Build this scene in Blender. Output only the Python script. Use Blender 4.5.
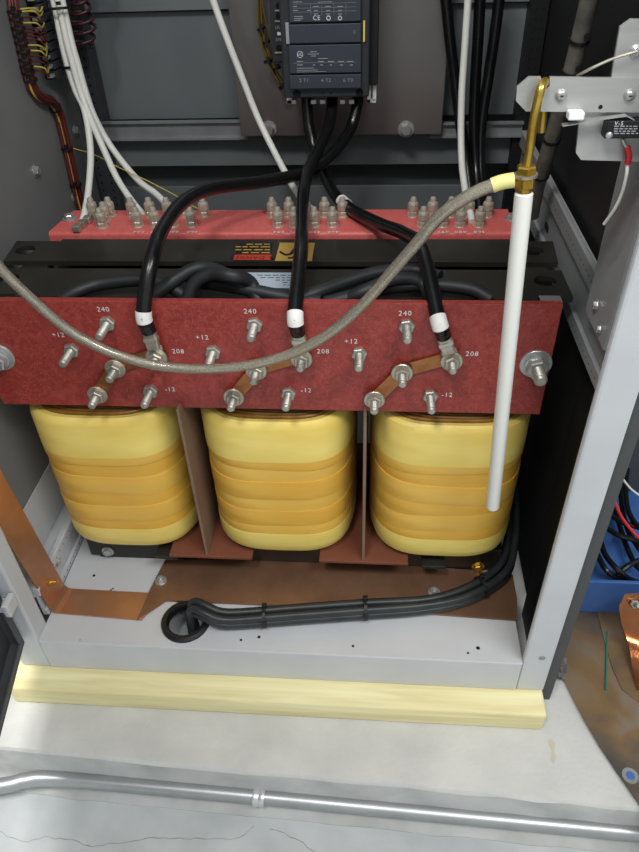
import bpy, bmesh, math, random
from mathutils import Vector, Matrix
from mathutils.geometry import tessellate_polygon

for o in list(bpy.data.objects): bpy.data.objects.remove(o)
scene = bpy.context.scene
COL = scene.collection
V = Vector

# ------------------------------------------------------------------ camera
FPX, IW, IH = 689.25, 639, 852
CAM = V((0.11072, -0.62891, 0.48856))
PITCH, YAW, ROLL = -0.681036, 0.098655, -0.041095
_f = V((-math.sin(YAW)*math.cos(PITCH), math.cos(YAW)*math.cos(PITCH), math.sin(PITCH)))
_r = V((math.cos(YAW), math.sin(YAW), 0))
_u = _r.cross(_f)
CR = math.cos(ROLL)*_r + math.sin(ROLL)*_u
CU = -math.sin(ROLL)*_r + math.cos(ROLL)*_u
CF = _f
cd = bpy.data.cameras.new('camera')
cam = bpy.data.objects.new('camera', cd); COL.objects.link(cam)
cd.sensor_fit = 'HORIZONTAL'; cd.sensor_width = 36.0; cd.lens = FPX/IW*36.0
cd.clip_start = 0.01; cd.clip_end = 50
M = Matrix((CR, CU, -CF)).transposed().to_4x4(); M.translation = CAM
cam.matrix_world = M
scene.camera = cam

# ------------------------------------------------------------------ light
scene.view_settings.view_transform = 'Standard'
scene.view_settings.look = 'None'
scene.view_settings.gamma = 1.0
scene.view_settings.use_curve_mapping = False
scene.view_settings.exposure = 0.0
world = bpy.data.worlds.new('world'); scene.world = world; world.use_nodes = True
bg = world.node_tree.nodes['Background']
bg.inputs[0].default_value = (0.93, 0.97, 1.0, 1); bg.inputs[1].default_value = 0.60
def ceiling_lamp(loc, sx, sy, power, target):
    ld = bpy.data.lights.new('ceiling_fluorescent', 'AREA'); ld.shape = 'RECTANGLE'
    ld.size = sx; ld.size_y = sy; ld.energy = power; ld.color = (1.0, 0.99, 0.97)
    lo = bpy.data.objects.new('ceiling_fluorescent', ld); COL.objects.link(lo)
    lo.location = loc
    lo.rotation_euler = (V(target)-V(loc)).to_track_quat('-Z', 'Y').to_euler()
    return lo
ceiling_lamp((-0.62, -0.82, 1.85), 1.2, 0.25, 54, (-0.1, 0.0, -0.2))
ceiling_lamp((0.95, -1.05, 1.85), 1.2, 0.25, 26, (0.1, 0.0, -0.2))

# ------------------------------------------------------------------ helpers
def ray(px, py):
    return CF + CR*((px-IW/2)/FPX) - CU*((py-IH/2)/FPX)
def at(px, py, x=None, y=None, z=None):
    d = ray(px, py)
    if x is not None: t = (x-CAM.x)/d.x
    elif y is not None: t = (y-CAM.y)/d.y
    else: t = (z-CAM.z)/d.z
    return CAM + d*t
def lin(c):
    return tuple(((v/255)/12.92 if v/255 <= 0.04045 else ((v/255+0.055)/1.055)**2.4) for v in c) + (1,)

MATS = {}
def mat(name, rgb, rough=0.5, metal=0.0, rgb2=None, scale=30, detail=4, bump=0.0, bscale=None,
        stretch=(1,1,1), spec=0.5, coat=0.0, trans=0.0, ior=1.45, lo=0.35, hi=0.65, rvar=0.0):
    m = bpy.data.materials.new(name); m.use_nodes = True
    nt = m.node_tree; b = nt.nodes['Principled BSDF']
    b.inputs['Roughness'].default_value = rough
    b.inputs['Metallic'].default_value = metal
    b.inputs['Specular IOR Level'].default_value = spec
    b.inputs['Coat Weight'].default_value = coat
    b.inputs['Transmission Weight'].default_value = trans
    b.inputs['IOR'].default_value = ior
    b.inputs['Base Color'].default_value = lin(rgb)
    if rgb2 is not None or bump > 0 or rvar > 0:
        tc = nt.nodes.new('ShaderNodeTexCoord'); mp = nt.nodes.new('ShaderNodeMapping')
        mp.inputs['Scale'].default_value = stretch
        nt.links.new(tc.outputs['Object'], mp.inputs['Vector'])
        nz = nt.nodes.new('ShaderNodeTexNoise'); nz.inputs['Scale'].default_value = scale
        nz.inputs['Detail'].default_value = detail
        nt.links.new(mp.outputs['Vector'], nz.inputs['Vector'])
        if rgb2 is not None:
            rp = nt.nodes.new('ShaderNodeValToRGB')
            rp.color_ramp.elements[0].position = lo; rp.color_ramp.elements[1].position = hi
            rp.color_ramp.elements[0].color = lin(rgb); rp.color_ramp.elements[1].color = lin(rgb2)
            nt.links.new(nz.outputs['Fac'], rp.inputs['Fac'])
            nt.links.new(rp.outputs['Color'], b.inputs['Base Color'])
        if rvar > 0:
            mr = nt.nodes.new('ShaderNodeMapRange')
            mr.inputs['To Min'].default_value = max(0.02, rough-rvar); mr.inputs['To Max'].default_value = min(1, rough+rvar)
            nt.links.new(nz.outputs['Fac'], mr.inputs['Value']); nt.links.new(mr.outputs['Result'], b.inputs['Roughness'])
        if bump > 0:
            n2 = nz
            if bscale:
                n2 = nt.nodes.new('ShaderNodeTexNoise'); n2.inputs['Scale'].default_value = bscale
                n2.inputs['Detail'].default_value = 3
                nt.links.new(mp.outputs['Vector'], n2.inputs['Vector'])
            bp = nt.nodes.new('ShaderNodeBump'); bp.inputs['Strength'].default_value = bump
            bp.inputs['Distance'].default_value = 0.002
            nt.links.new(n2.outputs['Fac'], bp.inputs['Height']); nt.links.new(bp.outputs['Normal'], b.inputs['Normal'])
    MATS[name] = m
    return m

mat('concrete_light', (186,187,184), .85, rgb2=(200,200,196), scale=16, detail=12, bump=.4, bscale=160, lo=.3, hi=.68)
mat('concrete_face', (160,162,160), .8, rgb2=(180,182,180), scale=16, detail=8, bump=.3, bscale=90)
mat('concrete_floor', (168,173,173), .75, rgb2=(184,188,188), scale=14, detail=12, bump=.2, bscale=90)
mat('grey_paint', (190,193,197), .45, rgb2=(196,199,202), scale=14, bump=.05, bscale=300)
mat('grey_panel', (116,117,118), .42, rgb2=(126,127,127), scale=5, bump=.03, bscale=300)
mat('back_panel', (104,109,112), .4, rgb2=(114,119,121), scale=4)
mat('back_dark', (76,78,80), .5, rgb2=(88,90,91), scale=6)
mat('galvanised', (158,160,162), .38, metal=.4, rgb2=(140,142,144), scale=25, rvar=.08)
mat('rail_grey', (140,142,142), .45, rgb2=(150,152,152), scale=12)
mat('plate_metal', (128,124,121), .32, metal=.55, rgb2=(118,114,112), scale=6, rvar=.06)
mat('upright_dark', (70,72,75), .45, metal=.3)
mat('black_panel', (22,22,23), .6)
mat('black_steel', (36,35,31), .42, rgb2=(46,45,40), scale=18, bump=.06, bscale=200)
mat('hole_dark', (8,8,9), .9)
mat('door_dark', (66,68,71), .45, rgb2=(74,76,79), scale=10)
mat('gasket', (72,74,75), .6)
mat('tape_light', (240,218,122), .42, rgb2=(232,204,102), scale=10, stretch=(1,1,4), bump=.12, bscale=40)
mat('tape_mid', (234,186,78), .40, rgb2=(224,168,60), scale=9, stretch=(1,1,5), bump=.12, bscale=40)
mat('tape_mid_b', (238,194,90), .40, rgb2=(228,178,72), scale=9, stretch=(1,1,5), bump=.12, bscale=40)
mat('winding', (112,76,26), .35, rgb2=(146,104,42), scale=40)
mat('fin_board', (122,98,82), .6, rgb2=(134,110,92), scale=12)
mat('brown_board', (118,68,50), .55, rgb2=(130,78,58), scale=14)
mat('copper', (216,166,132), .4, metal=.85, rgb2=(194,142,110), scale=12, detail=6, rvar=.1)
mat('copper_dull', (164,124,96), .5, metal=.7, rgb2=(132,100,78), scale=14, detail=6, rvar=.12)
mat('copper_link', (184,128,84), .38, metal=.9, rgb2=(160,104,66), scale=60)
mat('copper_bright', (228,160,112), .16, metal=1, rgb2=(206,132,86), scale=20)
mat('steel', (196,198,196), .3, metal=.6, rgb2=(172,174,172), scale=60)
mat('stud_steel', (168,166,156), .42, metal=.65, rgb2=(188,186,176), scale=120)
mat('tin', (196,190,176), .35, metal=.7, rgb2=(170,164,150), scale=60)
mat('rear_stud', (204,196,180), .3, metal=.35, rgb2=(178,170,154), scale=90)
mat('brass', (214,184,92), .28, metal=.85, rgb2=(178,140,52), scale=40)
mat('alu', (178,178,176), .4, metal=.55, rgb2=(190,190,188), scale=12, stretch=(1,1,8))
mat('white_rod', (236,236,230), .35, spec=.5)
mat('white_cable', (228,228,222), .42)
mat('white_plastic', (240,240,238), .4)
mat('black_cable', (17,17,18), .24, rgb2=(23,23,24), scale=60)
mat('black_matte', (34,35,37), .5, rgb2=(42,43,45), scale=40)
mat('black_rubber', (24,24,25), .45)
mat('bundle_cable', (38,42,44), .36, rgb2=(48,52,54), scale=50)
mat('grey_loom', (92,88,82), .45, rgb2=(112,108,100), scale=80)
mat('braid', (222,217,204), .36, metal=.35, rgb2=(182,174,158), scale=900, detail=1)
mat('jacket', (232,228,218), .08, trans=.95, ior=1.5)
mat('sleeve_yellow', (226,220,142), .35)
mat('contactor', (44,47,51), .45, rgb2=(50,53,57), scale=20)
mat('contactor_cover', (58,64,73), .4)
mat('contactor_dark', (20,21,23), .5)
mat('print_white', (226,228,230), .6)
mat('print_grey', (158,162,166), .6)
mat('label_white', (236,236,232), .5)
mat('label_blue', (178,190,202), .45)
mat('label_red', (186,62,44), .5)
mat('label_black', (28,25,22), .5)
mat('label_gold', (188,152,76), .5)
mat('label_silver', (118,120,122), .45)
mat('maroon_wire', (92,34,30), .45)
mat('maroon_dark', (60,30,36), .4)
mat('yellow_wire', (204,186,78), .45)
mat('ochre_wire', (104,88,40), .5)
mat('red_wire', (216,44,44), .4)
mat('red_plastic', (160,30,34), .4)
mat('blue_plastic', (58,98,160), .42, rgb2=(66,108,170), scale=8)
mat('green_plastic', (44,112,96), .5)
mat('clear', (235,240,240), .06, trans=.97, ior=1.2)
mat('pipe_galv', (178,180,181), .4, metal=.8, rgb2=(168,170,171), scale=30, rvar=.07)
mat('pipe_joint', (214,216,216), .3, metal=.7)
mat('lint', (128,124,118), .9, rgb2=(92,88,84), scale=60)
mat('stain', (188,184,160), .85)
mat('crack', (138,140,138), .9)

def red_board(name, c0, c1, c2):
    # red glass-polyester board: mottled fibre strands
    m = bpy.data.materials.new(name); m.use_nodes = True; nt = m.node_tree; b = nt.nodes['Principled BSDF']
    tc = nt.nodes.new('ShaderNodeTexCoord')
    n1 = nt.nodes.new('ShaderNodeTexNoise'); n1.inputs['Scale'].default_value = 40; n1.inputs['Detail'].default_value = 5; n1.inputs['Distortion'].default_value = 2.5
    n2 = nt.nodes.new('ShaderNodeTexVoronoi'); n2.inputs['Scale'].default_value = 95; n2.feature = 'DISTANCE_TO_EDGE'
    nd = nt.nodes.new('ShaderNodeTexNoise'); nd.inputs['Scale'].default_value = 60
    mv = nt.nodes.new('ShaderNodeMixRGB'); mv.inputs[0].default_value = .06
    nt.links.new(tc.outputs['Object'], n1.inputs['Vector']); nt.links.new(tc.outputs['Object'], nd.inputs['Vector'])
    nt.links.new(tc.outputs['Object'], mv.inputs[1]); nt.links.new(nd.outputs['Color'], mv.inputs[2])
    nt.links.new(mv.outputs[0], n2.inputs['Vector'])
    r1 = nt.nodes.new('ShaderNodeValToRGB'); r1.color_ramp.elements[0].position = .3; r1.color_ramp.elements[1].position = .7
    r1.color_ramp.elements[0].color = lin(c0); r1.color_ramp.elements[1].color = lin(c1)
    nt.links.new(n1.outputs['Fac'], r1.inputs['Fac'])
    r2 = nt.nodes.new('ShaderNodeValToRGB'); r2.color_ramp.elements[0].position = 0; r2.color_ramp.elements[1].position = .06
    r2.color_ramp.elements[0].color = (1,1,1,1); r2.color_ramp.elements[1].color = (0,0,0,1)
    nt.links.new(n2.outputs['Distance'], r2.inputs['Fac'])
    mx = nt.nodes.new('ShaderNodeMixRGB'); mx.inputs[2].default_value = lin(c2)
    mm = nt.nodes.new('ShaderNodeMath'); mm.operation = 'MULTIPLY'; mm.inputs[1].default_value = .55
    nt.links.new(r2.outputs['Color'], mm.inputs[0]); nt.links.new(mm.outputs[0], mx.inputs[0])
    nt.links.new(r1.outputs['Color'], mx.inputs[1]); nt.links.new(mx.outputs[0], b.inputs['Base Color'])
    b.inputs['Roughness'].default_value = .42
    bp = nt.nodes.new('ShaderNodeBump'); bp.inputs['Strength'].default_value = .25; bp.inputs['Distance'].default_value = .001
    nt.links.new(n1.outputs['Fac'], bp.inputs['Height']); nt.links.new(bp.outputs['Normal'], b.inputs['Normal'])
    MATS[name] = m
def special_mats():
    # pale pine with long grain along X
    m = bpy.data.materials.new('pine'); m.use_nodes = True; nt = m.node_tree; b = nt.nodes['Principled BSDF']
    tc = nt.nodes.new('ShaderNodeTexCoord'); mp = nt.nodes.new('ShaderNodeMapping'); mp.inputs['Scale'].default_value = (2.2, 34, 34)
    nz = nt.nodes.new('ShaderNodeTexNoise'); nz.inputs['Scale'].default_value = 2.2; nz.inputs['Detail'].default_value = 5; nz.inputs['Distortion'].default_value = .6
    rp = nt.nodes.new('ShaderNodeValToRGB'); rp.color_ramp.elements[0].position = .3; rp.color_ramp.elements[1].position = .7
    rp.color_ramp.elements[0].color = lin((212,200,146)); rp.color_ramp.elements[1].color = lin((236,228,180))
    nt.links.new(tc.outputs['Object'], mp.inputs['Vector']); nt.links.new(mp.outputs['Vector'], nz.inputs['Vector'])
    nt.links.new(nz.outputs['Fac'], rp.inputs['Fac']); nt.links.new(rp.outputs['Color'], b.inputs['Base Color'])
    b.inputs['Roughness'].default_value = .7
    MATS['pine'] = m
    # stained bronze sheet
    m = bpy.data.materials.new('stained_sheet'); m.use_nodes = True; nt = m.node_tree; b = nt.nodes['Principled BSDF']
    tc = nt.nodes.new('ShaderNodeTexCoord'); nz = nt.nodes.new('ShaderNodeTexNoise')
    nz.inputs['Scale'].default_value = 8; nz.inputs['Detail'].default_value = 9; nz.inputs['Distortion'].default_value = .5
    rp = nt.nodes.new('ShaderNodeValToRGB'); e = rp.color_ramp.elements
    e[0].position = .34; e[0].color = lin((92,86,80)); e[1].position = .68; e[1].color = lin((156,146,134))
    k = e.new(.45); k.color = lin((122,106,88)); k = e.new(.56); k.color = lin((150,122,86))
    nt.links.new(tc.outputs['Object'], nz.inputs['Vector']); nt.links.new(nz.outputs['Fac'], rp.inputs['Fac'])
    nt.links.new(rp.outputs['Color'], b.inputs['Base Color'])
    b.inputs['Roughness'].default_value = .42; b.inputs['Metallic'].default_value = .6
    MATS['stained_sheet'] = m
special_mats()
red_board('red_board', (134,44,40), (158,62,54), (188,90,80))
red_board('red_board_sheen', (204,92,88), (214,104,98), (222,124,116))  # same red board, overhead sheen painted into the colour as pink

WL = {}   # world location of every object
def link(o, parent, w):
    COL.objects.link(o)
    if parent is not None:
        o.parent = parent; o.location = V(w) - WL[parent.name]
    else: o.location = w
    WL[o.name] = V(w)
    return o
def tag(o, label=None, cat=None, group=None, kind=None):
    if label: o['label'] = label
    if cat: o['category'] = cat
    if group: o['group'] = group
    if kind: o['kind'] = kind
    return o
def thing(name, loc, label, cat, group=None):
    o = bpy.data.objects.new(name, None); o.empty_display_size = .02
    link(o, None, loc); return tag(o, label, cat, group)
def mk(name, bm, m, parent=None, smooth=False, kind=None, label=None):
    """mesh object from a bmesh in world coordinates, origin at its bounding-box centre"""
    lo = V((1e9,)*3); hi = V((-1e9,)*3)
    for v in bm.verts:
        for i in range(3):
            lo[i] = min(lo[i], v.co[i]); hi[i] = max(hi[i], v.co[i])
    c = (lo+hi)/2
    for v in bm.verts: v.co -= c
    bmesh.ops.recalc_face_normals(bm, faces=bm.faces)
    me = bpy.data.meshes.new(name); bm.to_mesh(me); bm.free()
    me.materials.append(MATS[m] if isinstance(m, str) else m)
    if smooth:
        for p in me.polygons: p.use_smooth = True
        if smooth == 'auto':
            me.set_sharp_from_angle(angle=math.radians(38))
    o = bpy.data.objects.new(name, me); link(o, parent, c)
    return tag(o, label, kind=kind)
def share(src, name, parent, w):
    o = bpy.data.objects.new(name, src.data); link(o, parent, w); return o

def box(bm, x0, x1, y0, y1, z0, z1, bev=0.0, seg=2, mtx=None):
    vs = [bm.verts.new((x, y, z)) for x in (x0, x1) for y in (y0, y1) for z in (z0, z1)]
    fs = [bm.faces.new([vs[i] for i in q]) for q in ((0,1,3,2),(4,6,7,5),(0,4,5,1),(2,3,7,6),(0,2,6,4),(1,5,7,3))]
    if bev > 0:
        es = list({e for f in fs for e in f.edges})
        r = bmesh.ops.bevel(bm, geom=es, offset=bev, segments=seg, affect='EDGES', profile=.5)
        vs = list({v for f in r['faces'] for v in f.verts} | {v for v in vs if v.is_valid})
    if mtx is not None:
        for v in vs:
            if v.is_valid: v.co = mtx @ v.co
    return bm
def B(*a, **k):
    bm = bmesh.new(); box(bm, *a, **k); return bm
def frame_of(axis):
    w = V(axis).normalized()
    t = V((0,0,1)) if abs(w.z) < .9 else V((0,1,0))
    u = t.cross(w).normalized(); v = w.cross(u)
    return u, v, w
def lathe(bm, prof, org, axis, seg=20, phase=0.0, rmul=None):
    u, v, w = frame_of(axis); org = V(org); rings = []
    for r, h in prof:
        if r < 1e-7: rings.append([bm.verts.new(org+w*h)])
        else:
            rings.append([bm.verts.new(org+w*h+(u*math.cos(2*math.pi*i/seg+phase)+v*math.sin(2*math.pi*i/seg+phase))*r) for i in range(seg)])
    for a, b in zip(rings, rings[1:]):
        if len(a) == 1 and len(b) == 1: continue
        for i in range(seg):
            j = (i+1) % seg
            if len(a) == 1: bm.faces.new((a[0], b[i], b[j]))
            elif len(b) == 1: bm.faces.new((a[i], a[j], b[0]))
            else: bm.faces.new((a[i], a[j], b[j], b[i]))
    return bm
def L(prof, org, axis, seg=20, phase=0.0):
    bm = bmesh.new(); return lathe(bm, prof, org, axis, seg, phase)
def disc_prof(r, h, b=.0006):
    return [(0,0),(r,0),(r,h-b),(r-b,h),(0,h)]
def catmull(pts, n=8):
    P = [V(p) for p in pts]; P = [P[0]*2-P[1]] + P + [P[-1]*2-P[-2]]
    out = []
    for i in range(1, len(P)-2):
        p0, p1, p2, p3 = P[i-1:i+3]
        for k in range(n):
            t = k/n
            out.append(.5*((2*p1)+(p2-p0)*t+(2*p0-5*p1+4*p2-p3)*t*t+(3*p1-p0-3*p2+p3)*t**3))
    out.append(P[-2]); return out
def tube(bm, pts, r, seg=12, n=8, smooth=True, cap=True):
    pa = catmull(pts, n) if smooth else [V(p) for p in pts]
    rings = []; t0 = (pa[1]-pa[0]).normalized()
    u = frame_of(t0)[0]
    for i, p in enumerate(pa):
        t = (pa[min(i+1, len(pa)-1)]-pa[max(i-1, 0)]).normalized()
        u = (u - t*u.dot(t)).normalized(); v = t.cross(u)
        rr = r(i/(len(pa)-1)) if callable(r) else r
        rings.append([bm.verts.new(p+(u*math.cos(2*math.pi*k/seg)+v*math.sin(2*math.pi*k/seg))*rr) for k in range(seg)])
    for a, b in zip(rings, rings[1:]):
        for k in range(seg):
            j = (k+1) % seg; bm.faces.new((a[k], a[j], b[j], b[k]))
    if cap:
        bm.faces.new(rings[0][::-1]); bm.faces.new(rings[-1])
    return bm
def T(*a, **k):
    bm = bmesh.new(); return tube(bm, *a, **k)
def prism(bm, outer, depth, fr, holes=()):
    """polygon with holes in a frame (origin,u,v,w) extruded along w"""
    o, u, v, w = [V(q) for q in fr]
    loops = [list(outer)] + [list(h) for h in holes]
    tri = tessellate_polygon([[V((p[0], p[1], 0)) for p in l] for l in loops])
    flat = [p for l in loops for p in l]
    bot = [bm.verts.new(o+u*p[0]+v*p[1]) for p in flat]
    top = [bm.verts.new(o+u*p[0]+v*p[1]+w*depth) for p in flat]
    for a, b, c in tri:
        bm.faces.new((bot[a], bot[b], bot[c])); bm.faces.new((top[a], top[c], top[b]))
    s = 0
    for l in loops:
        k = len(l)
        for i in range(k):
            j = (i+1) % k
            bm.faces.new((bot[s+i], bot[s+j], top[s+j], top[s+i]))
        s += k
    return bm
def circ(cx, cy, r, n=20, ry=None):
    ry = ry or r
    return [(cx+r*math.cos(2*math.pi*i/n), cy+ry*math.sin(2*math.pi*i/n)) for i in range(n)]
XY = lambda z: ((0,0,z),(1,0,0),(0,1,0),(0,0,1))
XZ = lambda y: ((0,y,0),(1,0,0),(0,0,1),(0,1,0))
YZ = lambda x: ((x,0,0),(0,1,0),(0,0,1),(1,0,0))
def text(name, s, size, org, u, v, m, parent, align='CENTER', depth=0.0):
    cu = bpy.data.curves.new('t', 'FONT'); cu.body = s; cu.size = size; cu.align_x = align; cu.align_y = 'CENTER'
    cu.resolution_u = 2; cu.space_character = 1.15
    to = bpy.data.objects.new('t', cu)
    me = bpy.data.meshes.new_from_object(to)
    bpy.data.objects.remove(to); bpy.data.curves.remove(cu)
    bm = bmesh.new(); bm.from_mesh(me); bpy.data.meshes.remove(me)
    u = V(u); v = V(v); o = V(org)
    for q in bm.verts: q.co = o + u*q.co.x + v*q.co.y
    return mk(name, bm, m, parent)
def dup(root, name, loc, **tags):
    def rec(o, parent, w):
        c = o.copy(); base = parent is None
        COL.objects.link(c); c.parent = parent
        WL[c.name] = w
        for ch in o.children: rec(ch, c, w + ch.location)
        return c
    c = rec(root, None, V(loc)); c.location = loc
    tag(c, **tags); return c
def hexbolt(parent, p, axis, r=.007, name='bolt', m='steel', h=None):
    bm = bmesh.new(); h = h or r*.8
    lathe(bm, disc_prof(r*1.45, r*.22, .0002), p, axis, 18)
    q = V(p)+V(axis).normalized()*r*.2
    lathe(bm, [(0,0),(r,0),(r,h*.8),(r*.86,h),(0,h)], q, axis, 6, .3)
    return mk(name, bm, m, parent)
def tie(p, d, r, parent=None, m='black_rubber', w=.0032, name='cable_tie'):
    """zip tie ring around direction d with its head"""
    bm = bmesh.new(); u, v, t = frame_of(d); p = V(p)
    lathe(bm, [(r,-w/2),(r+.0012,-w/2),(r+.0012,w/2),(r,w/2),(r,-w/2)], p, d, 16)
    c = p + (-u*.3-v*.2+V((0,-.6,.5))).normalized()*(r+.002)
    box(bm, c.x-.0025, c.x+.0025, c.y-.002, c.y+.002, c.z-.002, c.z+.002)
    return mk(name, bm, m, parent)

# ================================================================== SETTING
FLOOR_Z, PAD_Z = -.475, -.398
tag(mk('floor', B(-3, 3, -3, 3, FLOOR_Z-.1, FLOOR_Z), 'concrete_floor'), 'smooth grey concrete floor with hairline cracks', kind='structure')
pad = bmesh.new()
def pedge(x): return -.2225 - .0235*(x+.37)/.72
prof = lambda x: [(pedge(x), PAD_Z), (pedge(x)-.004, PAD_Z-.005), (pedge(x)-.005, -.460), (pedge(x)-.012, -.469), (pedge(x)-.026, FLOOR_Z+.0015), (pedge(x)-.03, FLOOR_Z-.02), (1.5, FLOOR_Z-.02), (1.5, PAD_Z)]
random.seed(3)
rings = []
NX = 90
for i in range(NX+1):
    x = -1.8 + 3.6*i/NX
    pr_ = prof(x); j = lambda s: random.uniform(-s, s)
    rings.append([pad.verts.new((x, y+(j(.0016) if k in (0,1,3,4) else 0), z+(j(.0010) if k in (1,3) else 0))) for k, (y, z) in enumerate(pr_)])
for a, b in zip(rings, rings[1:]):
    for k in range(8):
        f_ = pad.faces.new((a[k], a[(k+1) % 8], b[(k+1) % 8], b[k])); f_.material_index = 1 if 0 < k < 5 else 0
pad.faces.new(rings[0]); pad.faces.new(rings[-1][::-1])
PAD = tag(mk('concrete_pad', pad, 'concrete_light', smooth='auto'), 'raised pale concrete housekeeping pad under the cabinet', kind='structure')
PAD.data.materials.append(MATS['concrete_face'])
# hairline cracks in the floor
FLO = bpy.data.objects['floor']
def crack(pix, z, w, name='crack', parent=FLO, m='crack'):
    bm = bmesh.new(); P = [at(px, py, z=z) for px, py in pix]; Q = []
    for a, b in zip(P, P[1:]):
        n = max(2, int((b-a).length/.006))
        Q += [a.lerp(b, i/n) + V((0, random.uniform(-.0014, .0014), 0)) for i in range(n)]
    Q.append(P[-1]); prev = None
    for q in Q:
        ww = w*random.uniform(.5, 1.3)
        e = (bm.verts.new(q+V((0,-ww,.0003))), bm.verts.new(q+V((0,ww,.0003))))
        if prev: bm.faces.new((prev[0], e[0], e[1], prev[1]))
        prev = e
    mk(name, bm, m, parent)
crack([(0,832),(8,836),(28,842),(45,837),(60,839),(75,841),(92,848),(108,844),(150,838),(200,839),(240,838),(254,826)], FLOOR_Z, .0005)
crack([(270,829),(295,838),(315,852)], FLOOR_Z, .0005)
def stain(pix, z, name, parent, m='stain'):
    bm = bmesh.new(); bm.faces.new([bm.verts.new(at(px, py, z=z)+V((0,0,.0004))) for px, py in pix]); mk(name, bm, m, parent)
stain([(548,741),(552,739),(555,744),(554,752),(556,757),(554,764),(551,760),(552,752),(550,747)], PAD_Z, 'stain', PAD)

# ---- wooden beam
wd = bmesh.new(); box(wd, -.376, .3415, -.1615, -.0725, PAD_Z, -.3612)
es = [e for e in wd.edges]
bmesh.ops.bevel(wd, geom=es, offset=.004, segments=3, affect='EDGES', profile=.5)
tag(mk('timber_sleeper', wd, 'pine', smooth='auto'), 'pale pine timber beam under the front of the cabinet', 'timber')

# ---- conduit
cp = [at(0,786,z=-.452)+V((-.14,-.028,0)), at(0,786,z=-.452), at(25,780.5,z=-.452), at(60,779,z=-.452), at(200,791,z=-.452), at(420,812,z=-.452), at(639,833,z=-.452)]
d = (cp[-1]-cp[-2]); cp.append(cp[-1]+d*1.0)
ct = thing('conduit', (0, -.25, FLOOR_Z), 'galvanised steel conduit running along the foot of the concrete pad', 'conduit')
mk('pipe', T(cp, .0102, seg=18, n=8), 'pipe_galv', ct, smooth='auto')
ja = at(259.5,797,z=-.452); jd = (cp[5]-cp[4]).normalized()
mk('coupling', L([(.0100,-.0075),(.0124,-.0075),(.0128,-.006),(.0124,-.0015),(.0118,0),(.0124,.0015),(.0128,.006),(.0124,.0075),(.0100,.0075)], ja, jd, 20), 'pipe_joint', ct, smooth='auto')

# ================================================================== CABINET
CX0, CX1, CYF, CYB = -.368, .342, -.127, .53
TRAY = -.300
cab = thing('equipment_cabinet', (-.013, .2, -.361), 'open light grey steel equipment cabinet with dark inner back panels', 'cabinet')
tr = bmesh.new()
prism(tr, [(-.3268,CYF),(.3062,CYF),(.3062,.5),(-.3268,.5)], .0025, XY(TRAY-.0025), holes=[circ(at(186,622,z=TRAY).x,at(186,622,z=TRAY).y,.0285,28)])
for v in tr.verts: pass
tray = mk('base_tray', tr, 'grey_paint', cab)
mk('tray_front', B(-.3268, .3062, CYF-.0006, CYF+.0025, -.361, TRAY+.0002, bev=.0015), 'grey_paint', cab)
mk('tray_floor', B(-.32, .30, -.12, .5, -.361, -.357), 'grey_paint', cab)
for (px, py, r) in ((94,575.5,.0022),(111,590,.0013),(113,588.5,.0013),(241,640,.0018),(259,637,.0022),(353,646,.0018),(478,648,.0026),(468,653,.0016),(80,640,.0008)):
    p = at(px, py, z=TRAY)
    mk('tray_hole', L([(0,0),(r,0),(r*.9,.0004),(0,.0004)], p, (0,0,1), 12), 'hole_dark', tray)
for x0, x1 in ((CX0, -.327), (.3065, CX1)):
    mk('post', B(x0, x1, CYF, CYF+(.03 if x0 < 0 else .010), -.361, 1.35, bev=.003), 'grey_paint', cab)
# smudge on the right post, dark gasket strip beside it
mk('gasket_strip', B(.3435, .358, -.118, .02, -.3975, 1.35, bev=.001), 'gasket', cab)
mk('shadow_gap', B(.3415, .3440, -.112, .02, -.3975, 1.35), 'black_rubber', cab)  # black box painting the shaded gap between post and gasket strip
mk('left_panel', B(-.364, -.360, -.088, CYB, -.361, 1.35), 'grey_panel', cab)
mk('right_panel', B(.3445, .348, .02, CYB, -.361, 1.35), 'black_panel', cab)
#mk('roof_panel', B(CX0, CX1, CYF, CYB+.02, 1.35, 1.36), 'grey_panel', cab)
zb = lambda py, y: at(320, py, y=y).z
mk('back_panel', B(-.36, .345, .545, .55, -.361, 1.35), 'back_dark', cab)
mk('upper_back_sheet', B(-.33, .345, .530, .534, zb(117,.53), zb(8,.53), bev=.0008), 'back_panel', cab)
mk('top_back_sheet', B(-.33, .345, .520, .528, zb(7,.52), 1.35, bev=.0008), 'back_panel', cab)
mk('middle_back_sheet', B(-.325, .318, .512, .516, zb(165,.512), zb(134,.512), bev=.0008), 'back_panel', cab)
mk('lower_back_sheet', B(-.36, .345, .515, .520, -.361, zb(186,.515), bev=.0008), 'back_panel', cab)
def cross_rail(x0, x1, y, py0, py1):
    z1, z0 = at((x0+x1)/2*500+320, py0, y=y).z, at((x0+x1)/2*500+320, py1, y=y).z
    bm = bmesh.new()
    box(bm, x0, x1, y, y+.003, z0, z1, bev=.0006); box(bm, x0, x1, y-.006, y, z1-.003, z1); box(bm, x0, x1, y-.006, y, z0, z0+.003)
    return mk('cross_rail', bm, 'galvanised', cab)
cross_rail(-.336, -.095, .495, 120, 139)
cross_rail(.19, .330, .495, 122, 137)
# perforated rear uprights
def upright(xa, xb, ya, yb, m='upright_dark'):
    o = mk('rear_upright', B(xa, xb, ya, yb, -.361, 1.3, bev=.001), m, cab)
    bm = bmesh.new(); z = -.2
    while z < .5:
        for xx in (xa+.008, xb-.008): box(bm, xx-.0014, xx+.0014, ya-.0004, ya, z, z+.0028)
        z += .0125
    mk('perforation', bm, 'hole_dark', o, kind='stuff')
upright(-.358, -.325, .495, .53)
upright(.318, .343, .497, .53, 'contactor_dark')
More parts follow.
